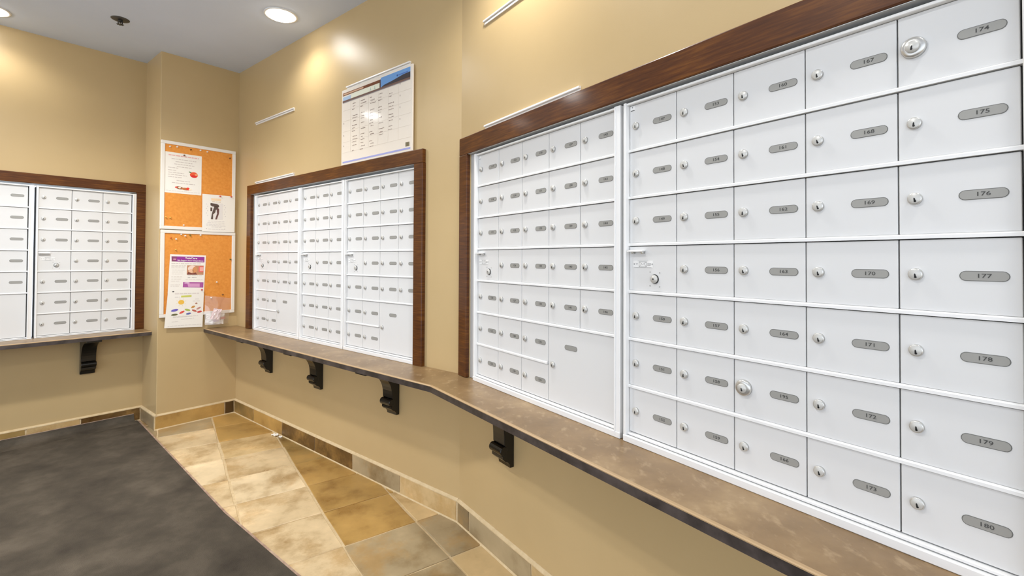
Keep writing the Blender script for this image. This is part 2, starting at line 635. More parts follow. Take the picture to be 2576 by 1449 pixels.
def make_lock(big=False):
    mb = MB()
    if big:
        mb.lathe([(0.0185, 0.0), (0.0185, -0.006), (0.0165, -0.0085), (0.0105, -0.0085)], M['chrome'], 24)
        mb.lathe([(0.0105, -0.0080), (0.0105, -0.012), (0.0095, -0.0135), (0.0001, -0.0138)], M['chrome_white'], 20)
        y = -0.0142
    else:
        mb.lathe([(0.0106, 0.0), (0.0106, -0.0046), (0.0101, -0.0056), (0.0091, -0.0061)], M['chrome'], 24)
        mb.lathe([(0.0092, -0.0060), (0.0085, -0.0064), (0.0001, -0.0066)], M['chrome_white'], 20)
        y = -0.0071
    mb.disc(0, -0.0022, 0.0013, 0.0040, y, M['black'], 8)
    mb.disc(0.0003, -0.0048, 0.0019, 0.0019, y, M['black'], 8)
    return mb.mesh('lock')


LOCK = make_lock()
LOCK_BIG = make_lock(True)
mb = MB()
pill(mb, 0.0302, 0.0084, -0.0006, 0.0, M['plate_recess_shade'])  # darker ring painted as recess shade round the label
pill(mb, 0.0290, 0.0073, -0.0010, -0.0005, M['plate'])
PLATE = mb.mesh('number_plate')

# mail slot hardware of the door that holds the carrier's master lock
mb = MB()
mb.prism([(0.0, 0.0), (-0.016, -0.003), (-0.017, -0.0055), (-0.014, -0.0065), (0.0, -0.004)], 0.004, 0.058, M['rail_metal'], 'x')
for xx in (0.018, 0.052):
    mb.lathe([(0.0035, 0.0), (0.0035, -0.010), (0.002, -0.011)], M['chrome'], 10, center=(xx, 0, -0.009))
PULL = mb.mesh('pull_handle')
mb = MB()
mb.lathe([(0.0128, 0.0), (0.0128, -0.002)], M['black'], 24)
mb.lathe([(0.0112, -0.001), (0.0112, -0.006), (0.0104, -0.007), (0.0001, -0.0072)], M['chrome_white'], 24)
mb.disc(-0.001, 0, 0.0022, 0.0022, -0.0078, M['black'], 10)
for (xx, zz) in ((-0.016, 0.019), (0.016, 0.0175), (-0.0165, -0.019), (0.0155, -0.0205)):
    mb.lathe([(0.0018, 0.0), (0.0012, -0.0012)], M['plate'], 8, center=(xx, 0, zz))
MASTER = mb.mesh('master_lock')
mb = MB()
f_ = M['faint_ink']
mb.box(-0.034, 0.034, -0.0006, 0.0, -0.0095, 0.0095, M['rail_metal'])
yy = -0.0011
for (a, b_, c_, d_) in ((-0.013, 0.013, 0.0062, 0.0070), (-0.013, 0.013, -0.0077, -0.0069), (-0.013, -0.0122, -0.0077, 0.0070), (0.0122, 0.013, -0.0077, 0.0070),
                        (0.016, 0.029, 0.0015, 0.0024), (0.016, 0.030, -0.0010, -0.0001), (0.016, 0.027, -0.0035, -0.0026),
                        (-0.024, -0.017, 0.0015, 0.0024), (-0.023, -0.018, -0.0010, -0.0001), (-0.018, 0.018, 0.0088, 0.0093), (-0.030, 0.030, -0.0092, -0.0087)):
    mb.rect(a, b_, c_, d_, yy, f_, 0.0004)
for (p, q_) in (((-0.0125, 0.0066), (0.0, -0.001)), ((0.0125, 0.0066), (0.0, -0.001)), ((-0.0125, -0.0072), (-0.004, 0.001)), ((0.0125, -0.0072), (0.004, 0.001))):
    w_ = 0.0004
    mb.card([(p[0], yy, p[1] - w_), (q_[0], yy, q_[1] - w_), (q_[0], yy, q_[1] + w_), (p[0], yy, p[1] + w_)][::(1 if p[0] < q_[0] else -1)], f_, 0.0004)
mb.disc(-0.030, 0.0, 0.0022, 0.0022, yy, f_, 8)
mb.disc(0.033, 0.0005, 0.0018, 0.0018, yy, f_, 8)
POST_LABEL = mb.mesh('post_label')
mb = MB()
mb.box(0.0, 0.017, -0.0005, 0.0, -0.014, 0.0, M['rail_metal'])
mb.rect(0.002, 0.016, -0.0145, -0.0128, -0.0009, M['ink'], 0.0004)
mb.rect(0.0072, 0.0086, -0.0062, -0.0025, -0.0009, M['ink'], 0.0004)
UNIT_STICKER = mb.mesh('sticker')

door_cache = {}


def door_mesh(w, h):
    k = (round(w, 4), round(h, 4))
    if k not in door_cache:
        mb = MB()
        mb.box(0.0012, w - 0.0012, 0.0, 0.010, -h, 0.0, M['white_metal'], 0.0009)
        door_cache[k] = mb.mesh('door')
    return door_cache[k]


def mail_unit(label, w, s0, ncol, pitch, zs, parcel=None, numbers=None, sticker=False, bigs=(), jl=0.010, jr=0.026, group=None, flush_right=None):
    """One recessed bank of small doors: s0 = left edge of the first door, zs = 8 rail heights."""
    dd = DOOR[w]
    base = ZC
    u = thing('mailbox_unit', label, 'mailboxes', at(w, s0, dd, base), TH[w], group)
    Wd = ncol * pitch
    rel = lambda z: z - base
    zt, zb = rel(zs[0]), rel(zs[7])
    # case: back coloured dark as the shade in the door gaps, sheet-metal surround
    mb = MB()
    mb.box(-jl + 0.001, Wd + jr - 0.001, 0.0105, 0.10, 0.001, zt + 0.0060, M['gap_shade'])
    mb.build('case', u)
    mb = MB()
    mb.box(-jl, -0.0005, -0.016, 0.0104, 0.0005, zt + 0.0085, M['rail_metal'], 0.0012)
    mb.build('left_jamb', u)
    mb = MB()
    if flush_right:                       # this side tucks behind the wooden stile
        mb.box(Wd + 0.0035, Wd + jr, -0.0045, 0.0104, 0.0005, zt + 0.0085, M['rail_metal'], 0.0012)
    else:
        mb.box(Wd + 0.0035, Wd + jr, -0.016, 0.0104, 0.0005, zt + 0.0085, M['rail_metal'], 0.0012)
        mb.box(Wd + 0.0045, Wd + 0.0095, -0.0185, -0.0155, 0.008, zt + 0.007, M['rail_metal'], 0.001)
    mb.build('right_jamb', u)
    mb = MB()
    xe = flush_right or (Wd + 0.0034)
    mb.box(-0.0004, xe, -0.012, 0.0104, zt + 0.0012, zt + 0.0074, M['rail_metal'], 0.001)
    mb.build('top_rail', u)
    mb = MB()
    mb.box(-0.0004, xe, -0.010, 0.0104, zb - 0.0075, zb - 0.0018, M['rail_metal'], 0.001)
    mb.box(-jl, flush_right or (Wd + jr), -0.0175, 0.0104, 0.0003, zb - 0.0095, M['rail_metal'], 0.0015)
    mb.build('bottom_rail', u)
    # shelf rails between the rows
    for i in range(1, 7):
        x1 = Wd + 0.0030
        if parcel and i == 6:
            x1 = parcel * pitch - 0.003
        mb = MB()
        z = rel(zs[i])
        mb.prism([(0.010, z + 0.0005), (0.010, z + 0.0085), (-0.0015, z + 0.0085), (-0.0048, z + 0.0060), (-0.0048, z + 0.0005)], -0.0004, x1, M['rail_metal'], 'x')
        mb.build('rail', u)
    num = iter(numbers) if numbers else None
    for c in range(ncol):
        for r_ in range(7):
            if parcel is not None and c >= parcel and r_ >= 5:
                if not (c == parcel and r_ == 5):
                    continue
                ztop = rel(zs[5]) - 0.0014
                h = ztop - (zb + 0.0005)
                wdt = (ncol - parcel) * pitch
                dr = obj('parcel_door', door_mesh(wdt, h), u, loc_s(c * pitch, 0, ztop))
                l_ = obj('lock', LOCK, dr, loc_s(0.0255, 0, -0.130))
                p_ = obj('number_plate', PLATE, dr, loc_s(0.115, 0, -0.061))
                continue
            ztop = rel(zs[r_]) - 0.0014 if r_ else zt + 0.0002
            zbot = rel(zs[r_ + 1]) + 0.0088 if r_ < 6 else zb + 0.0005
            h = ztop - zbot
            if c == 0 and r_ == 3:
                dr = obj('carrier_door', door_mesh(pitch, h), u, loc_s(0, 0, ztop))
                obj('pull_handle', PULL, dr, loc_s(0.0, 0, -0.009))
                obj('post_label', POST_LABEL, dr, loc_s(0.048, 0, -0.050))
                obj('master_lock', MASTER, dr, loc_s(0.089, 0, -0.0905))
                continue
            dr = obj('door', door_mesh(pitch, h), u, loc_s(c * pitch, 0, ztop))
            big = (c, r_) in bigs
            lk = obj('lock', LOCK_BIG if big else LOCK, dr, loc_s(0.0245, 0, -0.0615))
            lk.rotation_euler = (0, random.uniform(-0.25, 0.25), 0)
            obj('number_plate', PLATE, dr, loc_s(0.1125, 0, -0.0622))
            if num:
                nn = next(num)
                obj('number', text_mesh(str(nn), 0.0096, M['ink'], 1.32, 0.00008), dr, loc_s(0.1125, -0.00125, -0.0620))
            if sticker and c == 0 and r_ == 0:
                obj('sticker', UNIT_STICKER, dr, loc_s(0.003, 0, -0.001))
    return u


ZS = [-0.0004 if i == 0 else (-0.9353 if i == 7 else -0.135 * i) for i in range(8)]
ZSA = [0.0045, -0.1310, -0.2670, -0.4040, -0.5390, -0.6755, -0.8120, -0.9490]
PC = 0.15717
mail_unit('large white mailbox unit at the far right, doors numbered 147 to 180', 'C', -0.9283, 5, PC, ZS, None,
          list(range(147, 153)) + list(range(153, 160)) + list(range(160, 165)) + [195, 166] + list(range(167, 181)), True, bigs=((4, 0), (2, 5)))
mail_unit('mailbox unit numbered up to 146, left half of the right-hand bank', 'C', -1.7621, 5, PC, ZS, 3,
          list(range(117, 123)) + list(range(123, 130)) + list(range(130, 137)) + list(range(137, 147)), True)
PB = 0.1550
mail_unit('four-column white mailbox unit below the calendar, parcel door at its lower right', 'B', -2.4652, 4, PB, ZS, 2, jr=0.0085, flush_right=0.606)
mail_unit('narrow three-column white mailbox unit in the middle of the three-unit bank', 'B', -2.9700, 3, PB, ZS, None, jr=0.024)
mail_unit('white mailbox unit nearest the corner with the cork boards, parcel door at its lower right', 'B', -3.6290, 4, PB, ZS, 2, jr=0.024)
PA = 0.1603
mail_unit('three-column white mailbox unit at the right end of the left wall bank', 'A', 0.4775, 3, PA, ZSA, None, jr=0.024)
mail_unit('mailbox unit on the left wall, cut off by the left edge of the photo', 'A', 0.4305 - 4 * PA, 4, PA, ZSA, 2, jr=0.024)


# ---- wooden surrounds
def wood_frame(label, w, s0, s1, wl, ztop, zin, d_front, d_wall, liner_y=0.004, rebate=0.0):
    f = thing('wooden_frame', label, 'frame', at(w, s0, d_front, ZC), TH[w])
    W = s1 - s0
    t = d_wall - d_front - 0.0005
    top, inn = ztop - ZC, zin - ZC
    mb = MB()
    mb.box(0, wl, 0, t, 0.0008, inn - 0.0003, M['wood'], 0.003, 2)
    mb.build('left_stile', f)
    mb = MB()
    if rebate:
        mb.prism([(W - wl, 0.003), (W - wl + 0.003, 0.0), (W - 0.003, 0.0), (W, 0.003), (W, t), (W - wl + rebate, t), (W - wl + rebate, t - 0.006), (W - wl, t - 0.006)][::-1], 0.0008, inn - 0.0003, M['wood'], 'z')
    else:
        mb.box(W - wl, W, 0, t, 0.0008, inn - 0.0003, M['wood'], 0.003, 2)
    mb.build('right_stile', f)
    mb = MB()
    mb.box(0, W, 0, t, inn, top, M['wood'], 0.003, 2)
    mb.build('top_rail', f)
    mb = MB()
    mb.box(wl + 0.003, W - wl - 0.003, liner_y, 0.11, inn - 0.0018, inn - 0.0006, M['liner'])
    mb.build('liner', f)
    return f


fC = wood_frame('dark brown wooden frame around the right-hand mailboxes with numbers 147 to 180', 'C', -1.889, -0.030, 0.067, 0.096, 0.0175, 1.0615, DW['C'])
fB = wood_frame('dark brown wooden frame around the three mailbox units under the calendar', 'B', -3.765, -1.791, 0.066, 0.0905, 0.0225, 1.523, DW['B'], rebate=0.024)
fA = wood_frame('dark brown wooden frame around the mailboxes on the left wall', 'A', -0.350, 1.049, 0.065, 0.090, 0.0265, 4.292, DW['A'])
# grey side liners seen between the wood and the outermost jambs
for (f, w, s_, dfr, x, wid, zin) in ((fC, 'C', -1.889, 1.0615, 0.0672, 0.0483, 0.0175), (fB, 'B', -3.765, 1.523, 0.0662, 0.0563, 0.0225)):
    mb = MB()
    mb.box(x, x + wid - 0.001, 0.0225, 0.030, 0.0015, zin - ZC - 0.003, M['liner'])
    mb.build('side_liner', f)

# ================================================================== COUNTERS AND BRACKETS
CT = 0.027


def slab(pts, z0, z1, mat):
    pass


def isect(w1, d1, w2, d2):
    a1, a2 = TH[w1], TH[w2]
    n1 = (-math.sin(a1), math.cos(a1))
    n2 = (-math.sin(a2), math.cos(a2))
    det = n1[0] * n2[1] - n1[1] * n2[0]
    return ((d1 * n2[1] - n1[1] * d2) / det, (n1[0] * d2 - d1 * n2[0]) / det)


def counter(label, outline, front, loc_pt):
    """outline/front: survey xy points; built about loc_pt."""
    o = thing('counter', label, 'counter', world(loc_pt[0], loc_pt[1], ZC - CT), 0)
    P = [(p[0] - loc_pt[0], p[1] - loc_pt[1]) for p in outline]
    mb = MB()
    mb.prism(P, 0.0015, CT, M['counter'], 'z')
    mb.build('top', o)
    F = [(p[0] - loc_pt[0], p[1] - loc_pt[1]) for p in front]
    for nm, prof, mat in (('edge', ((-0.0008, 0.0), (0.010, 0.0), (0.010, CT - 0.004), (-0.0008, CT - 0.004)), M['counter_edge']),
                          ('edge_lip', ((0.0, CT - 0.004), (0.0098, CT - 0.004), (0.0098, CT - 0.0018), (0.0075, CT + 0.0004), (0.0, CT + 0.0004)), M['counter_lip'])):
        bm_ = MB()
        rows = []
        for i, p in enumerate(F):
            # outward normal (towards the room) at each front point
            tg = []
            if i > 0:
                tg.append(Vector((p[0] - F[i - 1][0], p[1] - F[i - 1][1])).normalized())
            if i < len(F) - 1:
                tg.append(Vector((F[i + 1][0] - p[0], F[i + 1][1] - p[1])).normalized())
            t = sum(tg, Vector((0, 0))).normalized()
            k = 1.0 / max(0.5, t.dot(tg[0]))
            nrm = Vector((t[1], -t[0])) * k
            rows.append([bm_.bm.verts.new((p[0] + nrm[0] * (q[0] - 0.010), p[1] + nrm[1] * (q[0] - 0.010), q[1])) for q in prof])
        n_ = len(prof)
        fs = []
        for a, b_ in zip(rows, rows[1:]):
            for k in range(n_):
                fs.append(bm_.bm.faces.new((a[k], a[(k + 1) % n_], b_[(k + 1) % n_], b_[k])))
        fs.append(bm_.bm.faces.new(rows[0][::-1]))
        fs.append(bm_.bm.faces.new(rows[-1]))
        bmesh.ops.recalc_face_normals(bm_.bm, faces=fs)
        bm_._fin(fs, mat)
        bm_.build(nm, o)
    return o


fB_, fC_ = 1.322, 0.8785
bend_f = isect('B', fB_, 'C', fC_)
bend_f2 = isect('B', fB_ + 0.0105, 'C', fC_ + 0.0105)
bend_b = isect('B', DW['B'] + 0.09, 'C', DW['C'] + 0.09)
bend_w = isect('B', DW['B'] - 0.0005, 'C', DW['C'] - 0.0005)
# the top runs into the wall openings under the mailbox units
ob, oc = OPEN['B'], OPEN['C']
outline = [xy('B', -3.978, fB_ + 0.0105), bend_f2, xy('C', 2.4, fC_ + 0.0105), xy('C', 2.4, DW['C'] - 0.0005),
           xy('C', oc[1] - .0005, DW['C'] - 0.0005), xy('C', oc[1] - .0005, DW['C'] + 0.10), xy('C', oc[0] + .0005, DW['C'] + 0.10), xy('C', oc[0] + .0005, DW['C'] - 0.0005),
           bend_w, xy('B', ob[1] - .0005, DW['B'] - 0.0005), xy('B', ob[1] - .0005, DW['B'] + 0.10), xy('B', ob[0] + .0005, DW['B'] + 0.10), xy('B', ob[0] + .0005, DW['B'] - 0.0005),
           xy('B', -3.978, DW['B'] - 0.0005)]
counter('long brown laminate counter running under the right-hand and middle mailboxes, bent once', outline,
        [xy('B', -3.978, fB_), bend_f, xy('C', 2.4, fC_)], bend_b)
oa = OPEN['A']
fA_ = 4.100
outline = [xy('A', -1.2, fA_ + 0.0105), xy('A', 1.0378, fA_ + 0.0105), xy('A', 1.0378, DW['A'] - 0.0005), xy('A', oa[1] - .0005, DW['A'] - 0.0005),
           xy('A', oa[1] - .0005, DW['A'] + 0.10), xy('A', oa[0] + .0005, DW['A'] + 0.10), xy('A', oa[0] + .0005, DW['A'] - 0.0005), xy('A', -1.2, DW['A'] - 0.0005)]
counter('short brown laminate counter under the left wall mailboxes, ending at the pillar', outline,
        [xy('A', -1.2, fA_), xy('A', 1.0378, fA_)], xy('A', 0.3, 4.2))

# scrolled black brackets
def profile(tip):
    """Side outline of a bracket: distance from the wall, height below the counter."""
    pr = [(0.0, -0.001), (tip, -0.001), (tip, -0.011)]
    for k in range(13):                    # hollow curve from the tip to the neck
        a = math.pi / 2 * k / 12
        pr.append((0.044 + (tip - 0.050) * (1 - math.sin(a)) ** 1.25, -0.014 - 0.141 * (1 - math.cos(a))))
    for k in range(9):                     # rounded roll
        a = math.radians(115 - k * 205 / 8)
        pr.append((0.046 + 0.0165 * math.cos(a), -0.176 + 0.0165 * math.sin(a)))
    return pr + [(0.050, -0.196), (0.050, -0.206), (0.040, -0.216), (0.027, -0.222), (0.019, -0.232), (0.017, -0.244), (0.0, -0.244)]


def bracket(label, w, s_right, width=0.078, tip=0.206):
    b_ = thing('shelf_bracket', label, 'bracket', at(w, s_right - width / 2, DW[w] - 0.0006, ZC - CT), TH[w], None)
    mb = MB()
    mb.prism([(-p, z) for p, z in profile(tip)], -width / 2, width / 2, M['bracket'], 'x', bev=0.0016)
    mb.build('body', b_)
    mb = MB()
    # the roll stands a little proud of the body
    n = 14
    ring = [(-(0.046 + 0.0175 * math.cos(2 * math.pi * k / n)), -0.176 + 0.0175 * math.sin(2 * math.pi * k / n)) for k in range(n)]
    mb.prism(ring, -width / 2 - 0.001, width / 2 + 0.001, M['bracket'], 'x', bev=0.002)
    mb.build('roll', b_)
    return b_


bracket('black scrolled shelf bracket nearest the corner, under the middle mailboxes', 'B', -3.366)
bracket('black scrolled shelf bracket between two others under the middle mailboxes', 'B', -2.712)
bracket('black scrolled shelf bracket under the counter just left of the bend', 'B', -1.981)
bracket('black scrolled shelf bracket under the right-hand mailboxes, nearest the viewer', 'C', -1.4845, tip=0.110)
bracket('black scrolled shelf bracket under the left wall counter', 'A', 0.770)

# ================================================================== CEILING FITTINGS
LAMP_LABELS = ['round recessed ceiling light above the calendar', 'round recessed ceiling light at the top left edge',
               'round recessed ceiling light above the wooden frame of the right mailboxes', 'round recessed ceiling light over the near end of the counter',
               'added unseen fill light on the ceiling above the middle of the mat', 'added unseen fill light on the ceiling over the mat near the viewer',
               'round recessed ceiling light above the far left counter end']
mb = MB()
mb.lathe([(0.092, 0.0), (0.092, -0.003), (0.086, -0.0055), (0.0715, -0.0035), (0.0705, 0.0)], M['brass'], 40, axis='z')
TRIM = mb.mesh('trim_ring')
mb = MB()
mb.lathe([(0.0705, -0.001), (0.0697, -0.007), (0.066, -0.012), (0.054, -0.016), (0.032, -0.0185), (0.0001, -0.0195)], M['lens'], 40, axis='z')
LENS = mb.mesh('lens')
for (lx, ly, watts, cone), lab in zip(LAMPS, LAMP_LABELS):
    l_ = thing('ceiling_light', lab, 'ceiling light', world(lx, ly, CEIL))
    obj('trim_ring', TRIM, l_)
    obj('lens', LENS, l_)
    ld = bpy.data.lights.new('lamp_beam', 'SPOT')
    ld.energy = watts
    ld.color = LAMP_COL
    ld.spot_size = math.radians(cone)
    ld.spot_blend = 0.65
    ld.shadow_soft_size = 0.075
    lo = bpy.data.objects.new('lamp_beam', ld)
    COL.objects.link(lo)
    lo.parent = l_
    lo.location = (0, 0, -0.030)

sp = thing('sprinkler', 'small dark metal fire sprinkler head on the ceiling', 'sprinkler', world(-2.365, 2.868, CEIL))
sp.scale = (0.88, 0.88, 0.62)
mb = MB()
mb.lathe([(0.052, 0.0), (0.052, -0.002), (0.040, -0.008), (0.020, -0.010), (0.0001, -0.010)], M['sprinkler_plate'], 24, axis='z')
mb.build('escutcheon', sp)
mb = MB()
mb.lathe([(0.012, -0.009), (0.012, -0.022), (0.006, -0.026), (0.006, -0.034)], M['sprinkler'], 14, axis='z')
for sx in (-1, 1):
    mb.box(sx * 0.014 - 0.002, sx * 0.014 + 0.002, -0.002, 0.002, -0.046, -0.012, M['sprinkler'])
mb.box(-0.016, 0.016, -0.002, 0.002, -0.049, -0.045, M['sprinkler'])
mb.build('frame_arms', sp)
mb = MB()
for k in range(8):
    a = math.pi / 4 * k
    ca, sa = math.cos(a), math.sin(a)
    pts = [(0.006 * ca - 0.003 * sa, 0.006 * sa + 0.003 * ca), (0.006 * ca + 0.003 * sa, 0.006 * sa - 0.003 * ca), (0.021 * ca + 0.004 * sa, 0.021 * sa - 0.004 * ca), (0.021 * ca - 0.004 * sa, 0.021 * sa + 0.004 * ca)]
    mb.prism(pts, -0.0515, -0.0500, M['sprinkler'], 'z')
mb.lathe([(0.009, -0.0495), (0.009, -0.0525)], M['sprinkler'], 12, axis='z')
mb.build('deflector', sp)

# ================================================================== WALL STRIPS AND CALENDAR
mb = MB()
LS = 0.572
mb.box(0, LS, -0.002, -0.0002, 0.0, 0.0205, M['strip'])
mb.prism([(-0.002, 0.0205), (-0.010, 0.0195), (-0.0108, 0.0135), (-0.0092, 0.0115), (-0.002, 0.0130)], 0, LS, M['strip'], 'x')
mb.prism([(-0.002, 0.0075), (-0.0055, 0.0080), (-0.0070, 0.0050), (-0.0060, 0.0), (-0.002, 0.0)], 0.006, LS, M['strip'], 'x')
STRIP = mb.mesh('holder_strip')


def strip(label, w, s, z, tilt=0.0, d=None):
    o = obj('holder_strip', STRIP, None, at(w, s, (d if d else DW[w]), z))
    o.rotation_euler = (0, tilt, TH[w])
    return tag(o, label, 'strip')


strip('white plastic holder strip alone on the wall left of the calendar', 'B', -3.671, 0.529)
strip('white plastic holder strip resting on the frame top left of the calendar', 'B', -3.662, 0.0920, -0.010)
strip('white plastic holder strip high on the wall, cut off by the top of the photo', 'C', -1.708, 0.543)
strip('white plastic holder strip lying on top of the right-hand wooden frame', 'C', -1.697, 0.0968)
strip('white plastic holder strip gripping the top of the wall calendar', 'B', -2.480, 0.5280, -0.004)

CB = 1.5265                                # front of the calendar board
cal = thing('wall_calendar', 'glossy monthly wall calendar with blue sky header standing on the frame', 'calendar', at('B', -2.507, CB, 0.0915), TH['B'])
CW, CH = 0.634, 0.434
mb = MB()
mb.box(0, CW, 0, 0.0085, 0, CH, M['gloss_paper'], 0.0012)
mb.build('board', cal)
rnd = random.Random(3)
G = 0.12
mb = MB()
y = -0.0008
mb.rect(0.372, 0.616, 0.372, 0.4225, y, flat(112, 160, 216, G), 0.0006)           # sky
mb.build('sky_picture', cal)
mb = MB()
mb.card([(0.372, y - .0005, 0.366), (0.616, y - .0005, 0.366), (0.616, y - .0005, 0.398), (0.560, y - .0005, 0.396), (0.47, y - .0005, 0.384), (0.40, y - .0005, 0.378), (0.372, y - .0005, 0.368)], flat(64, 58, 62, G), 0.0006)
mb.rect(0.012, 0.616, 0.362, 0.370, y - .001, flat(120, 92, 80, G), 0.0006)
mb.rect(0.012, 0.616, 0.358, 0.3645, y - .0005, flat(140, 130, 132, G), 0.0005)
mb.build('landscape_picture', cal)
mb = MB()
mb.rect(0.012, 0.372, 0.399, 0.4145, y, flat(120, 72, 46, G), 0.0006)
mb.rect(0.364, 0.372, 0.366, 0.4145, y - .0006, flat(84, 58, 46, G), 0.0006)
mb.rect(0.016, 0.215, 0.4025, 0.4105, y - .0006, flat(214, 176, 146, G), 0.0006)
mb.build('title_band', cal)
mb = MB()
mb.rect(0.014, 0.092, 0.371, 0.391, y, flat(176, 198, 222, G), 0.0006)
mb.build('blue_label', cal)
mb = MB()
mb.rect(0.100, 0.362, 0.371, 0.398, y, flat(236, 236, 216, G), 0.0005)
mb.build('month_panel', cal)
mb = MB()
mb.rect(0.015, 0.620, 0.0105, 0.0195, y, flat(166, 170, 222, G), 0.0006)
mb.build('blue_stripe', cal)
mb = MB()
mb.disc(0.512, 0.402, 0.0030, 0.0052, y - .0006, flat(24, 48, 110, G), 10)
for k in range(9):
    mb.rect(0.522 + k * 0.009, 0.529 + k * 0.009, 0.3995, 0.4045, y - .0006, flat(84, 118, 190, G), 0.0005)
for k, x in enumerate((0.28, 0.318)):
    mb.rect(x, x + 0.004, 0.377, 0.391, y - .0006, flat(186, 206, 190, G), 0.0005)
    mb.rect(x - 0.004, x + 0.008, 0.376, 0.379, y - .0006, flat(186, 206, 190, G), 0.0005)
# handwriting, one entry of two or three strokes in a day square
cols = [0.105, 0.186, 0.270, 0.352, 0.436]
rowz = [0.336, 0.268, 0.212, 0.150, 0.100]
for ci, x in enumerate(cols):
    for ri, z in enumerate(rowz):
        if ci > 2 and ri == 4:
            continue
        for k in range(3):
            if rnd.random() < 0.2:
                continue
            w_ = rnd.uniform(0.018, 0.046)
            xx = x + rnd.uniform(0, 0.012)
            zz = z - k * 0.0155 + rnd.uniform(-.002, .002)
            p = 0.0
            while p < w_:                    # broken strokes, like letters
                q = rnd.uniform(0.004, 0.009)
                mb.rect(xx + p, xx + p + q, zz + rnd.uniform(-.001, .001), zz + rnd.uniform(.0022, .0042), y, flat(150, 132, 122, G) if rnd.random() < .6 else flat(188, 172, 160, G), 0.0005)
                p += q + 0.0016
mb.build('handwriting', cal)['kind'] = 'stuff'
mb = MB()
for k in range(12):
    x = 0.582 + k * 0.0026
    mb.rect(x, x + (0.0016 if k % 3 else 0.0009), 0.026, 0.0475, y, flat(120, 110, 78, G), 0.0005)
for c in range(6):
    mb.rect(0.092 + c * 0.0865, 0.0928 + c * 0.0865, 0.07, 0.355, y + .0002, flat(230, 218, 204, G), 0.0004)
for r_ in range(5):
    mb.rect(0.014, 0.62, 0.07 + r_ * 0.0605, 0.0708 + r_ * 0.0605, y + .0002, flat(230, 218, 204, G), 0.0004)
for (x, z) in ((0.022, 0.235), (0.022, 0.165), (0.022, 0.105), (0.535, 0.35), (0.535, 0.29), (0.535, 0.23), (0.535, 0.17)):
    mb.rect(x, x + 0.003, z, z + 0.008, y, flat(140, 128, 120, G), 0.0005)
mb.build('grid_print', cal)['kind'] = 'stuff'


# ================================================================== CORK BOARDS AND NOTICES
def cork_board(label, s0, s1, z0, z1):
    o = thing('cork_board', label, 'notice board', at('A', s0, DW['P'] - 0.0006, z0), TH['A'])
    W, H = s1 - s0, z1 - z0
    fw = 0.023
    mb = MB()
    mb.box(fw * 0.6, W - fw * 0.6, -0.010, 0.0, fw * 0.6, H - fw * 0.6, M['cork'])
    mb.build('cork', o)
    for nm, q in (('left_frame', (0, fw, fw, H - fw)), ('right_frame', (W - fw, W, fw, H - fw)), ('top_frame', (0, W, H - fw, H)), ('bottom_frame', (0, W, 0, fw))):
        mb = MB()
        mb.box(q[0], q[1], -0.016, 0.0, q[2], q[3], M['white_frame'], 0.002)
        mb.build(nm, o)
    return o


cork_board('upper white-framed cork board on the pillar', 1.042, 1.520, -0.2450, 0.3735)
cork_board('lower white-framed cork board on the pillar with the purple flyer', 1.047, 1.524, -0.8600, -0.2500)


def sheet(name, label, s, z, quad, d, bow=0.0):
    """A sheet pinned flat: quad = corner offsets (bl, br, tr, tl) from (s, z)."""
    o = thing(name, label, 'notice', at('A', s, d, z), TH['A'])
    n = 6
    mb = MB()
    rows = []
    for j2 in range(n + 1):
        v = j2 / n
        row = []
        for i2 in range(n + 1):
            u_ = i2 / n
            a = Vector(quad[0]) * (1 - u_) * (1 - v) + Vector(quad[1]) * u_ * (1 - v) + Vector(quad[2]) * u_ * v + Vector(quad[3]) * (1 - u_) * v
            row.append((a[0], -bow * (1 - v) ** 2 - bow * 0.4 * (u_ - .5) ** 2, a[1]))
        rows.append(row)
    grid_slab(mb, rows, M['paper'], 0.0004)
    mb.build('paper', o)
    return o


def lines(mb, rows, y, col, rnd, h=0.0035):
    """rows: (x0, x1, z, slope) grey lines of print cut into words."""
    for (x0, x1, z, sl) in rows:
        x = x0
        while x < x1 - 0.004:
            w_ = min(rnd.uniform(0.010, 0.026), x1 - x)
            za, zb_ = z + sl * (x - x0), z + sl * (x + w_ - x0)
            mb.card([(x, y, za), (x + w_, y, zb_), (x + w_, y, zb_ + h), (x, y, za + h)], col, 0.0004)
            x += w_ + 0.004


rnd = random.Random(11)
# food notice
nz = sheet('notice', 'white notice with a red tomato picture on the upper cork board', 1.066, 0.011, [(0, 0), (0.225, 0), (0.225, 0.286), (0, 0.286)], 3.9675)
mb = MB()
y = -0.0008
lines(mb, [(0.020, 0.205, 0.262, 0.0)], y, flat(232, 178, 168), rnd, 0.007)
lines(mb, [(0.038, 0.190, 0.239, 0), (0.062, 0.165, 0.221, 0), (0.055, 0.178, 0.204, 0), (0.070, 0.160, 0.187, 0),
           (0.018, 0.085, 0.176, 0), (0.018, 0.066, 0.158, 0), (0.020, 0.115, 0.142, 0), (0.018, 0.132, 0.127, 0), (0.018, 0.108, 0.111, 0),
           (0.070, 0.158, 0.088, 0), (0.042, 0.183, 0.071, 0)], y, flat(206, 195, 187), rnd, 0.0042)
lines(mb, [(0.008, 0.214, 0.014, 0)], y, flat(226, 220, 212), rnd, 0.004)
mb.build('print', nz)['kind'] = 'stuff'
mb = MB()
mb.disc(0.176, 0.143, 0.0255, 0.0205, y, flat(236, 92, 52), 18)
mb.disc(0.176, 0.133, 0.020, 0.0085, y - .0005, flat(224, 44, 40), 14)
mb.disc(0.191, 0.146, 0.010, 0.009, y - .0005, flat(240, 160, 110), 12)
mb.disc(0.152, 0.160, 0.009, 0.004, y - .0005, flat(86, 120, 62), 10, rot=-0.3)
mb.build('tomato_picture', nz)
mb = MB()
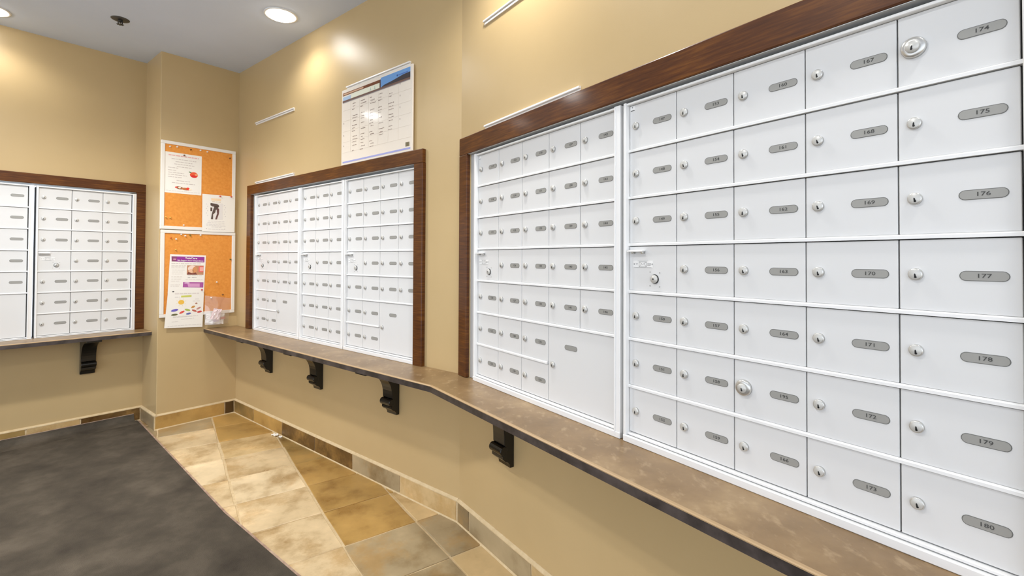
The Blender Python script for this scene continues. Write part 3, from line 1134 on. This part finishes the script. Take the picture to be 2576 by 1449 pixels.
mb.disc(0.088, 0.040, 0.024, 0.010, y, flat(150, 92, 52), 14, rot=-0.15)
mb.disc(0.125, 0.036, 0.026, 0.009, y - .0003, flat(196, 122, 74), 14)
mb.disc(0.088, 0.042, 0.009, 0.006, y - .0007, flat(246, 226, 204), 10)
mb.disc(0.140, 0.038, 0.011, 0.010, y - .0005, flat(232, 66, 48), 12)
mb.disc(0.154, 0.035, 0.010, 0.007, y - .0007, flat(244, 228, 206), 10)
mb.disc(0.068, 0.042, 0.008, 0.006, y - .0005, flat(226, 90, 70), 10)
mb.build('food_picture', nz)
# dog notice
nz = sheet('notice', 'white notice with a dark dog photo, hanging over both cork boards', 1.2965, -0.2515, [(0, 0), (0.2185, 0.0035), (0.2205, 0.2775), (-0.0015, 0.2755)], 3.9590)
mb = MB()
y = -0.0008
mb.rect(0.052, 0.136, 0.094, 0.215, y, flat(232, 226, 220), 0.0004)
mb.build('photo_print', nz)
mb = MB()
dk = flat(92, 74, 66)
dk2 = flat(106, 70, 66)
yq = y - .0006
mb.card([(0.052, yq, 0.196), (0.066, yq, 0.188), (0.088, yq, 0.186), (0.105, yq, 0.184), (0.111, yq, 0.192), (0.106, yq, 0.203), (0.094, yq, 0.209), (0.052, yq, 0.213)], dk, 0.0004)
mb.card([(0.078, yq, 0.19), (0.066, yq, 0.150), (0.062, yq, 0.132), (0.072, yq, 0.131), (0.084, yq, 0.145), (0.088, yq, 0.165), (0.098, yq, 0.168), (0.104, yq, 0.188)][::-1], dk, 0.0004)
mb.card([(0.062, yq - .0002, 0.134), (0.056, yq - .0002, 0.094), (0.070, yq - .0002, 0.094), (0.070, yq - .0002, 0.132)], dk, 0.0004)
mb.card([(0.094, yq - .0003, 0.172), (0.096, yq - .0003, 0.140), (0.108, yq - .0003, 0.132), (0.110, yq - .0003, 0.150), (0.110, yq - .0003, 0.172), (0.102, yq - .0003, 0.180)], dk2, 0.0004)
mb.card([(0.097, yq - .0002, 0.138), (0.084, yq - .0002, 0.094), (0.096, yq - .0002, 0.094), (0.108, yq - .0002, 0.134)], dk2, 0.0004)
mb.rect(0.052, 0.064, 0.153, 0.180, yq, dk, 0.0004)
mb.build('dog_picture', nz)
mb = MB()
mb.rect(0.056, 0.122, 0.232, 0.250, y, flat(246, 218, 180), 0.0004)
lines(mb, [(0.064, 0.122, 0.222, 0)], y, flat(222, 198, 172), rnd, 0.005)
lines(mb, [(0.040, 0.148, 0.078, 0), (0.034, 0.150, 0.066, 0), (0.026, 0.156, 0.054, 0), (0.026, 0.156, 0.044, 0), (0.060, 0.128, 0.034, 0), (0.040, 0.145, 0.018, 0)], y, flat(222, 216, 210), rnd, 0.004)
for k in range(6):
    for x in (0.027 + 0.007 * (k % 2), 0.147 + 0.007 * (k % 2)):
        mb.disc(x, 0.203 - k * 0.0165, 0.0035, 0.0022, y, flat(206, 200, 196), 8)
mb.disc(0.028, 0.022, 0.004, 0.003, y, flat(190, 184, 180), 8)
mb.disc(0.150, 0.024, 0.004, 0.003, y, flat(190, 184, 180), 8)
mb.build('print', nz)['kind'] = 'stuff'
# purple flyer
nz = sheet('notice', 'white flyer with purple banner and small photo on the lower cork board', 1.092, -0.698, [(0, 0.004), (0.224, -0.005), (0.2345, 0.2710), (0.0115, 0.2785)], 3.9660)
mb = MB()
y = -0.0008
pu = flat(150, 52, 150)
mb.card([(0.021, y, 0.228), (0.224, y, 0.221), (0.2245, y, 0.260), (0.0195, y, 0.264)], pu, 0.0005)
mb.card([(0.021, y - .0004, 0.228), (0.047, y - .0004, 0.228), (0.054, y - .0004, 0.262), (0.0195, y - .0004, 0.264)], flat(140, 74, 110), 0.0005)
mb.card([(0.030, y - .0008, 0.240), (0.046, y - .0008, 0.239), (0.048, y - .0008, 0.247), (0.031, y - .0008, 0.248)], flat(220, 150, 180), 0.0005)
mb.build('banner', nz)
t = obj('banner_text', text_mesh('TeleCare', 0.0175, M['paper'], 1.15, 0.0004), nz, loc_s(0.140, y - .0008, 0.2500))
t.rotation_euler = (0, 0.025, 0)
t = obj('banner_text', text_mesh('We Support Your Independence', 0.0125, M['paper'], 0.98, 0.0003), nz, loc_s(0.136, y - .0008, 0.2330))
t.rotation_euler = (0, 0.030, 0)
mb = MB()
lines(mb, [(0.020, 0.070, 0.212, -0.02), (0.076, 0.205, 0.210, -0.02)], y, flat(216, 206, 198), rnd, 0.005)
lines(mb, [(0.020, 0.108, 0.198, -.02), (0.020, 0.104, 0.190, -.02), (0.020, 0.100, 0.182, -.02), (0.024, 0.100, 0.166, -.02), (0.024, 0.096, 0.152, -.02), (0.024, 0.090, 0.138, -.02),
           (0.020, 0.085, 0.118, -.02), (0.020, 0.080, 0.102, -.02), (0.018, 0.076, 0.088, -.02), (0.016, 0.072, 0.062, -.02), (0.016, 0.066, 0.052, -.02),
           (0.120, 0.215, 0.124, -.02), (0.106, 0.218, 0.096, -.02)], y, flat(226, 218, 208), rnd, 0.0045)
mb.disc(0.128, 0.112, 0.010, 0.003, y, flat(190, 186, 180), 10)
lines(mb, [(0.145, 0.175, 0.110, -.02)], y, flat(188, 180, 176), rnd, 0.005)
mb.build('print', nz)['kind'] = 'stuff'
mb = MB()
mb.card([(0.113, y, 0.133), (0.219, y, 0.130), (0.220, y, 0.197), (0.115, y, 0.200)], flat(196, 142, 106), 0.0005)
mb.disc(0.146, 0.176, 0.026, 0.022, y - .0005, flat(240, 214, 198), 16)
mb.disc(0.164, 0.166, 0.016, 0.022, y - .0008, flat(214, 148, 98), 14)
mb.disc(0.140, 0.158, 0.015, 0.015, y - .0008, flat(236, 190, 156), 14)
mb.card([(0.115, y - .0010, 0.1335), (0.180, y - .0010, 0.1315), (0.168, y - .0010, 0.148), (0.150, y - .0010, 0.142), (0.122, y - .0010, 0.152)], flat(130, 70, 58), 0.0004)
mb.rect(0.188, 0.2185, 0.150, 0.192, y - .0008, flat(232, 110, 104), 0.0005)
mb.rect(0.195, 0.2185, 0.157, 0.185, y - .0012, flat(244, 176, 164), 0.0005)
mb.build('photo_print', nz)
mb = MB()
mb.card([(0.090, y, 0.044), (0.219, y, 0.036), (0.220, y, 0.075), (0.092, y, 0.081)], flat(172, 88, 156), 0.0005)
mb.card([(0.124, y - .0005, 0.046), (0.196, y - .0005, 0.042), (0.196, y - .0005, 0.067), (0.118, y - .0005, 0.070)], flat(216, 156, 196), 0.0005)
mb.disc(0.115, 0.074, 0.018, 0.0035, y - .0005, flat(246, 222, 236), 12)
mb.build('purple_box', nz)
# sun and leaves sheet
nz = sheet('notice', 'white sheet with a yellow sun and coloured leaves hanging below the purple flyer', 1.073, -0.944, [(0, 0.012), (0.234, -0.003), (0.2415, 0.263), (0.0205, 0.281)], 3.9590)
mb = MB()
y = -0.0008
mb.disc(0.099, 0.185, 0.0185, 0.0165, y, flat(240, 190, 76), 20)
for k in range(8):
    a = math.pi / 4 * k + 0.3
    mb.disc(0.099 + 0.028 * math.cos(a), 0.185 + 0.025 * math.sin(a), 0.005, 0.0018, y, flat(238, 222, 184), 8, rot=a)
mb.build('sun_picture', nz)
mb = MB()
for (x, z, rx, rz, rot, c) in ((0.060, 0.131, 0.022, 0.0085, 0.20, (112, 100, 190)), (0.059, 0.100, 0.020, 0.0068, 0.06, (104, 104, 66)), (0.104, 0.114, 0.018, 0.0072, 0.50, (226, 92, 78)),
                               (0.138, 0.128, 0.018, 0.0075, -0.30, (176, 190, 96)), (0.145, 0.101, 0.016, 0.0068, 0.15, (104, 108, 170)), (0.173, 0.147, 0.013, 0.0070, 0.45, (200, 142, 70)),
                               (0.181, 0.119, 0.017, 0.0065, -0.45, (190, 96, 80)), (0.208, 0.135, 0.016, 0.0065, 0.5, (196, 148, 138)), (0.214, 0.109, 0.016, 0.0072, 0.15, (208, 84, 78))):
    mb.disc(x, z, rx, rz, y, flat(*c), 14, rot=rot)
mb.disc(0.193, 0.171, 0.0075, 0.005, y, flat(170, 118, 96), 10)
mb.build('leaf_pictures', nz)
mb = MB()
mb.rect(0.098, 0.162, 0.219, 0.232, y, flat(206, 208, 100), 0.0005)
mb.disc(0.050, 0.262, 0.0065, 0.0035, y, flat(60, 56, 54), 8)
lines(mb, [(0.060, 0.210, 0.244, -.03)], y, flat(222, 212, 204), rnd, 0.007)
lines(mb, [(0.060, 0.090, 0.220, -.02), (0.185, 0.210, 0.200, -.03), (0.172, 0.220, 0.186, -.03), (0.050, 0.150, 0.085, -.03), (0.050, 0.205, 0.078, .02), (0.100, 0.180, 0.062, .02), (0.044, 0.084, 0.048, .02), (0.020, 0.225, 0.020, -.02)], y, flat(226, 220, 212), rnd, 0.005)
mb.build('print', nz)['kind'] = 'stuff'

# push pins: a head on a short shank
pin_meshes = {}


def pin(s, z, col, where, d=3.9686):
    k = col
    if k not in pin_meshes:
        mb = MB()
        mat = flat(*{'white': (246, 242, 234), 'brown': (120, 74, 36), 'yellow': (232, 190, 90), 'red': (214, 70, 70), 'orange': (206, 96, 36), 'black': (40, 36, 34), 'green': (120, 110, 40)}[col], rough=0.35)
        mb.lathe([(0.0052, -0.0005), (0.0052, -0.002), (0.0028, -0.003), (0.0026, -0.008), (0.0046, -0.009), (0.0046, -0.0105), (0.0001, -0.011)], mat, 12)
        pin_meshes[k] = mb.mesh('push_pin')
    o = obj('push_pin', pin_meshes[k], None, at('A', s, d, z), TH['A'])
    tag(o, where, 'pin', 'push pins on the cork boards')


for s, z, lab in ((1.093, 0.334, 'white push pin at the top left corner of the upper cork board'), (1.136, 0.339, 'white push pin, second from the left along the top of the upper cork board'),
                  (1.281, 0.340, 'white push pin at the top edge, right of the brown one, upper cork board'), (1.326, 0.337, 'white push pin furthest right along the top edge of the upper cork board')):
    pin(s, z, 'white', lab)
pin(1.220, 0.334, 'brown', 'brown push pin at the top middle of the upper cork board')
pin(1.479, 0.315, 'brown', 'brown push pin in the top right corner of the upper cork board')
pin(1.179, 0.286, 'brown', 'dark push pin holding the notice with the tomato', 3.9660)
pin(1.074, -0.162, 'yellow', 'left one of the two yellow push pins low on the upper cork board')
pin(1.100, -0.164, 'yellow', 'right one of the two yellow push pins low on the upper cork board')
pin(1.182, -0.212, 'white', 'white push pin at the bottom edge of the upper cork board')
pin(1.412, 0.017, 'red', 'red push pin at the top middle of the dog notice', 3.9570)
pin(1.488, 0.021, 'red', 'red push pin at the top right corner of the dog notice', 3.9570)
for s, z, lab in ((1.168, -0.279, 'white push pin furthest left on the top edge of the lower cork board'), (1.193, -0.288, 'white push pin beside the olive one near the top of the lower cork board'),
                  (1.138, -0.313, 'white push pin beside the orange one on the lower cork board'), (1.289, -0.279, 'white push pin at the top middle of the lower cork board')):
    pin(s, z, 'white', lab)
pin(1.224, -0.283, 'green', 'olive push pin near the top of the lower cork board')
pin(1.106, -0.305, 'orange', 'orange push pin at the top left of the lower cork board')
pin(1.136, -0.388, 'yellow', 'yellow push pin just above the purple flyer')
pin(1.400, -0.625, 'white', 'white push pin alone in the middle right of the lower cork board')
pin(1.492, -0.455, 'green', 'olive push pin at the right edge of the lower cork board')
pin(1.442, -0.720, 'brown', 'brown push pin above the plastic pouch')
pin(1.363, -0.739, 'white', 'white push pin holding the clear plastic pouch', 3.9640)
pin(1.298, -0.676, 'red', 'red push pin at the top right corner of the sun and leaves sheet', 3.9560)

# clear pouch with crumpled papers, hanging from the lower board
po = thing('plastic_pouch', 'clear plastic pouch pinned to the bottom of the lower cork board', 'pouch', at('A', 1.318, 3.9655, -0.935), TH['A'])
mb = MB()
rnd = random.Random(5)
nx, nz_ = 10, 10
rows = []
for j2 in range(nz_ + 1):
    v = j2 / nz_
    row = []
    for i2 in range(nx + 1):
        u_ = i2 / nx
        zt = 0.215 - 0.030 * u_
        w_ = 0.178
        x = (0.004 + u_ * w_) * (0.88 + 0.12 * v)
        yy = -0.0015 - 0.050 * (1 - v) ** 1.2 * math.sin(math.pi * min(1, max(0, u_))) - 0.006 * (1 - v)
        row.append(mb.bm.verts.new((x, yy + rnd.uniform(-.0018, .0018) * (1 if 0 < v < 1 else 0), v * zt)))
    rows.append(row)
fs = [mb.bm.faces.new((rows[j2][i2], rows[j2][i2 + 1], rows[j2 + 1][i2 + 1], rows[j2 + 1][i2])) for j2 in range(nz_) for i2 in range(nx)]
for f in fs:
    f.smooth = True
mb._fin(fs, M['film'])
mb.build('film', po)


def crumple(name, label, s, d, z, pts, mat, cat, seed, extra=None):
    o = thing(name, label, cat, at('A', s, d, z), TH['A'])
    rnd = random.Random(seed)
    mb = MB()
    n = 7
    rows = []
    for j2 in range(n + 1):
        v = j2 / n
        row = []
        for i2 in range(n + 1):
            u_ = i2 / n
            a = Vector(pts[0]) * (1 - u_) * (1 - v) + Vector(pts[1]) * u_ * (1 - v) + Vector(pts[2]) * u_ * v + Vector(pts[3]) * (1 - u_) * v
            row.append((a[0] + rnd.uniform(-.002, .002), a[1] + rnd.uniform(-.003, .003), a[2] + rnd.uniform(-.003, .003)))
        rows.append(row)
    grid_slab(mb, rows, mat)
    mb.build('paper', o)
    if extra:
        extra(o)
    return o


def stamp(o):
    mb = MB()
    mb.card([(0.098, -0.0165, 0.026), (0.132, -0.0165, 0.028), (0.133, -0.0165, 0.046), (0.101, -0.0165, 0.045)], flat(190, 118, 102), 0.0006)
    mb.rect(0.052, 0.090, 0.012, 0.050, -0.0160, flat(226, 206, 216), 0.0006)
    mb.build('red_stamp', o)


crumple('receipt', 'crumpled white envelope with a red stamp in the plastic pouch', 1.322, 3.9640, -0.930,
        [(0.0, -0.006, 0.006), (0.120, -0.012, -0.008), (0.128, -0.011, 0.070), (0.010, -0.006, 0.075)], M['paper'], 'paper', 21, stamp)
crumple('receipt', 'folded pink receipt standing up in the plastic pouch', 1.345, 3.9600, -0.892,
        [(0.0, -0.026, 0.0), (0.066, -0.027, -0.012), (0.082, -0.021, 0.066), (0.032, -0.020, 0.076)], M['pink_paper'], 'paper', 23)

# ================================================================== FLOOR MAT AND SCRAPS
# front edge follows the middle wall, back edge follows the left wall
corners = [xy('B', -4.285, 1.008), xy('B', -2.43, 0.902), xy('B', -1.70, 0.897), xy('B', 0.9, 0.86), xy('B', 0.9, -3.0), xy('A', -3.0, 4.282)]
c0 = xy('B', -3.2, 0.0)
mat = thing('floor_mat', 'large charcoal entrance mat covering the floor at lower left', 'mat', world(c0[0], c0[1], FZ), 0)
P = [(p[0] - c0[0], p[1] - c0[1]) for p in corners]
mb = MB()
mb.prism(P, 0.001, 0.0095, M['mat'], 'z', bev=0.003)
mb.build('pile', mat)
mb = MB()


def ribbon(mb, a, b_, w0, h, mat_):
    v = Vector((b_[0] - a[0], b_[1] - a[1])).normalized()
    nrm = Vector((-v[1], v[0]))
    q = [(a[0] - nrm[0] * 0.001, a[1] - nrm[1] * 0.001), (b_[0] - nrm[0] * 0.001, b_[1] - nrm[1] * 0.001), (b_[0] + nrm[0] * w0, b_[1] + nrm[1] * w0), (a[0] + nrm[0] * w0, a[1] + nrm[1] * w0)]
    mb.prism(q, 0.0008, h, mat_, 'z', bev=0.001)


for a, b_ in zip(P[:3], P[1:4]):
    ribbon(mb, a, b_, 0.010, 0.006, M['mat_edge'])
mb.build('edge_trim', mat)
# the far edge of the mat is pushed up against the baseboard of the left wall
m2 = MB()
prof = [(-0.120, 0.0060), (-0.075, 0.0065), (-0.045, 0.010), (-0.026, 0.022), (-0.0185, 0.040), (-0.0175, 0.055),
        (-0.0215, 0.055), (-0.0235, 0.042), (-0.031, 0.027), (-0.048, 0.0165), (-0.075, 0.0120), (-0.120, 0.0105)]
bA = xy('A', 0.0, DW['A'])
m2.prism(prof, -3.0, 0.988, M['mat'], 'x')
flap = m2.build('upturned_edge', mat, Vector(((bA[0] - c0[0]) * S, (bA[1] - c0[1]) * S, 0)), TH['A'])
m2 = MB()
m2.box(-3.0, 0.988, -0.0222, -0.0172, 0.0552, 0.0585, M['mat_edge'], 0.001)
m2.build('edge_binding', mat, Vector(((bA[0] - c0[0]) * S, (bA[1] - c0[1]) * S, 0)), TH['A'])

for (s, d, sz, lab, sd_) in ((-3.244, 1.508, 0.030, 'larger white paper scrap on the floor beside the middle baseboard', 1), (-3.180, 1.512, 0.018, 'smaller white paper scrap on the floor beside the middle baseboard', 2)):
    o = obj('paper_scrap', None, None, at('B', s, d, FZ), TH['B'] + 0.3 * sd_)
    rnd = random.Random(sd_)
    mb = MB()
    rows = [[((i2 / 3 - .5) * sz * 1.5 + rnd.uniform(-.002, .002), (j2 / 3 - .5) * sz * .8 + rnd.uniform(-.002, .002), 0.0015 + 0.006 * ((i2 + j2) % 2) + (0.004 if j2 == 3 else 0)) for i2 in range(4)] for j2 in range(4)]
    grid_slab(mb, rows, M['paper'], 0.0008)
    me = mb.mesh('paper_scrap')
    bpy.data.objects.remove(o)
    o = obj('paper_scrap', me, None, at('B', s, d, FZ), TH['B'] + 0.3 * sd_)
    tag(o, lab, 'scrap')
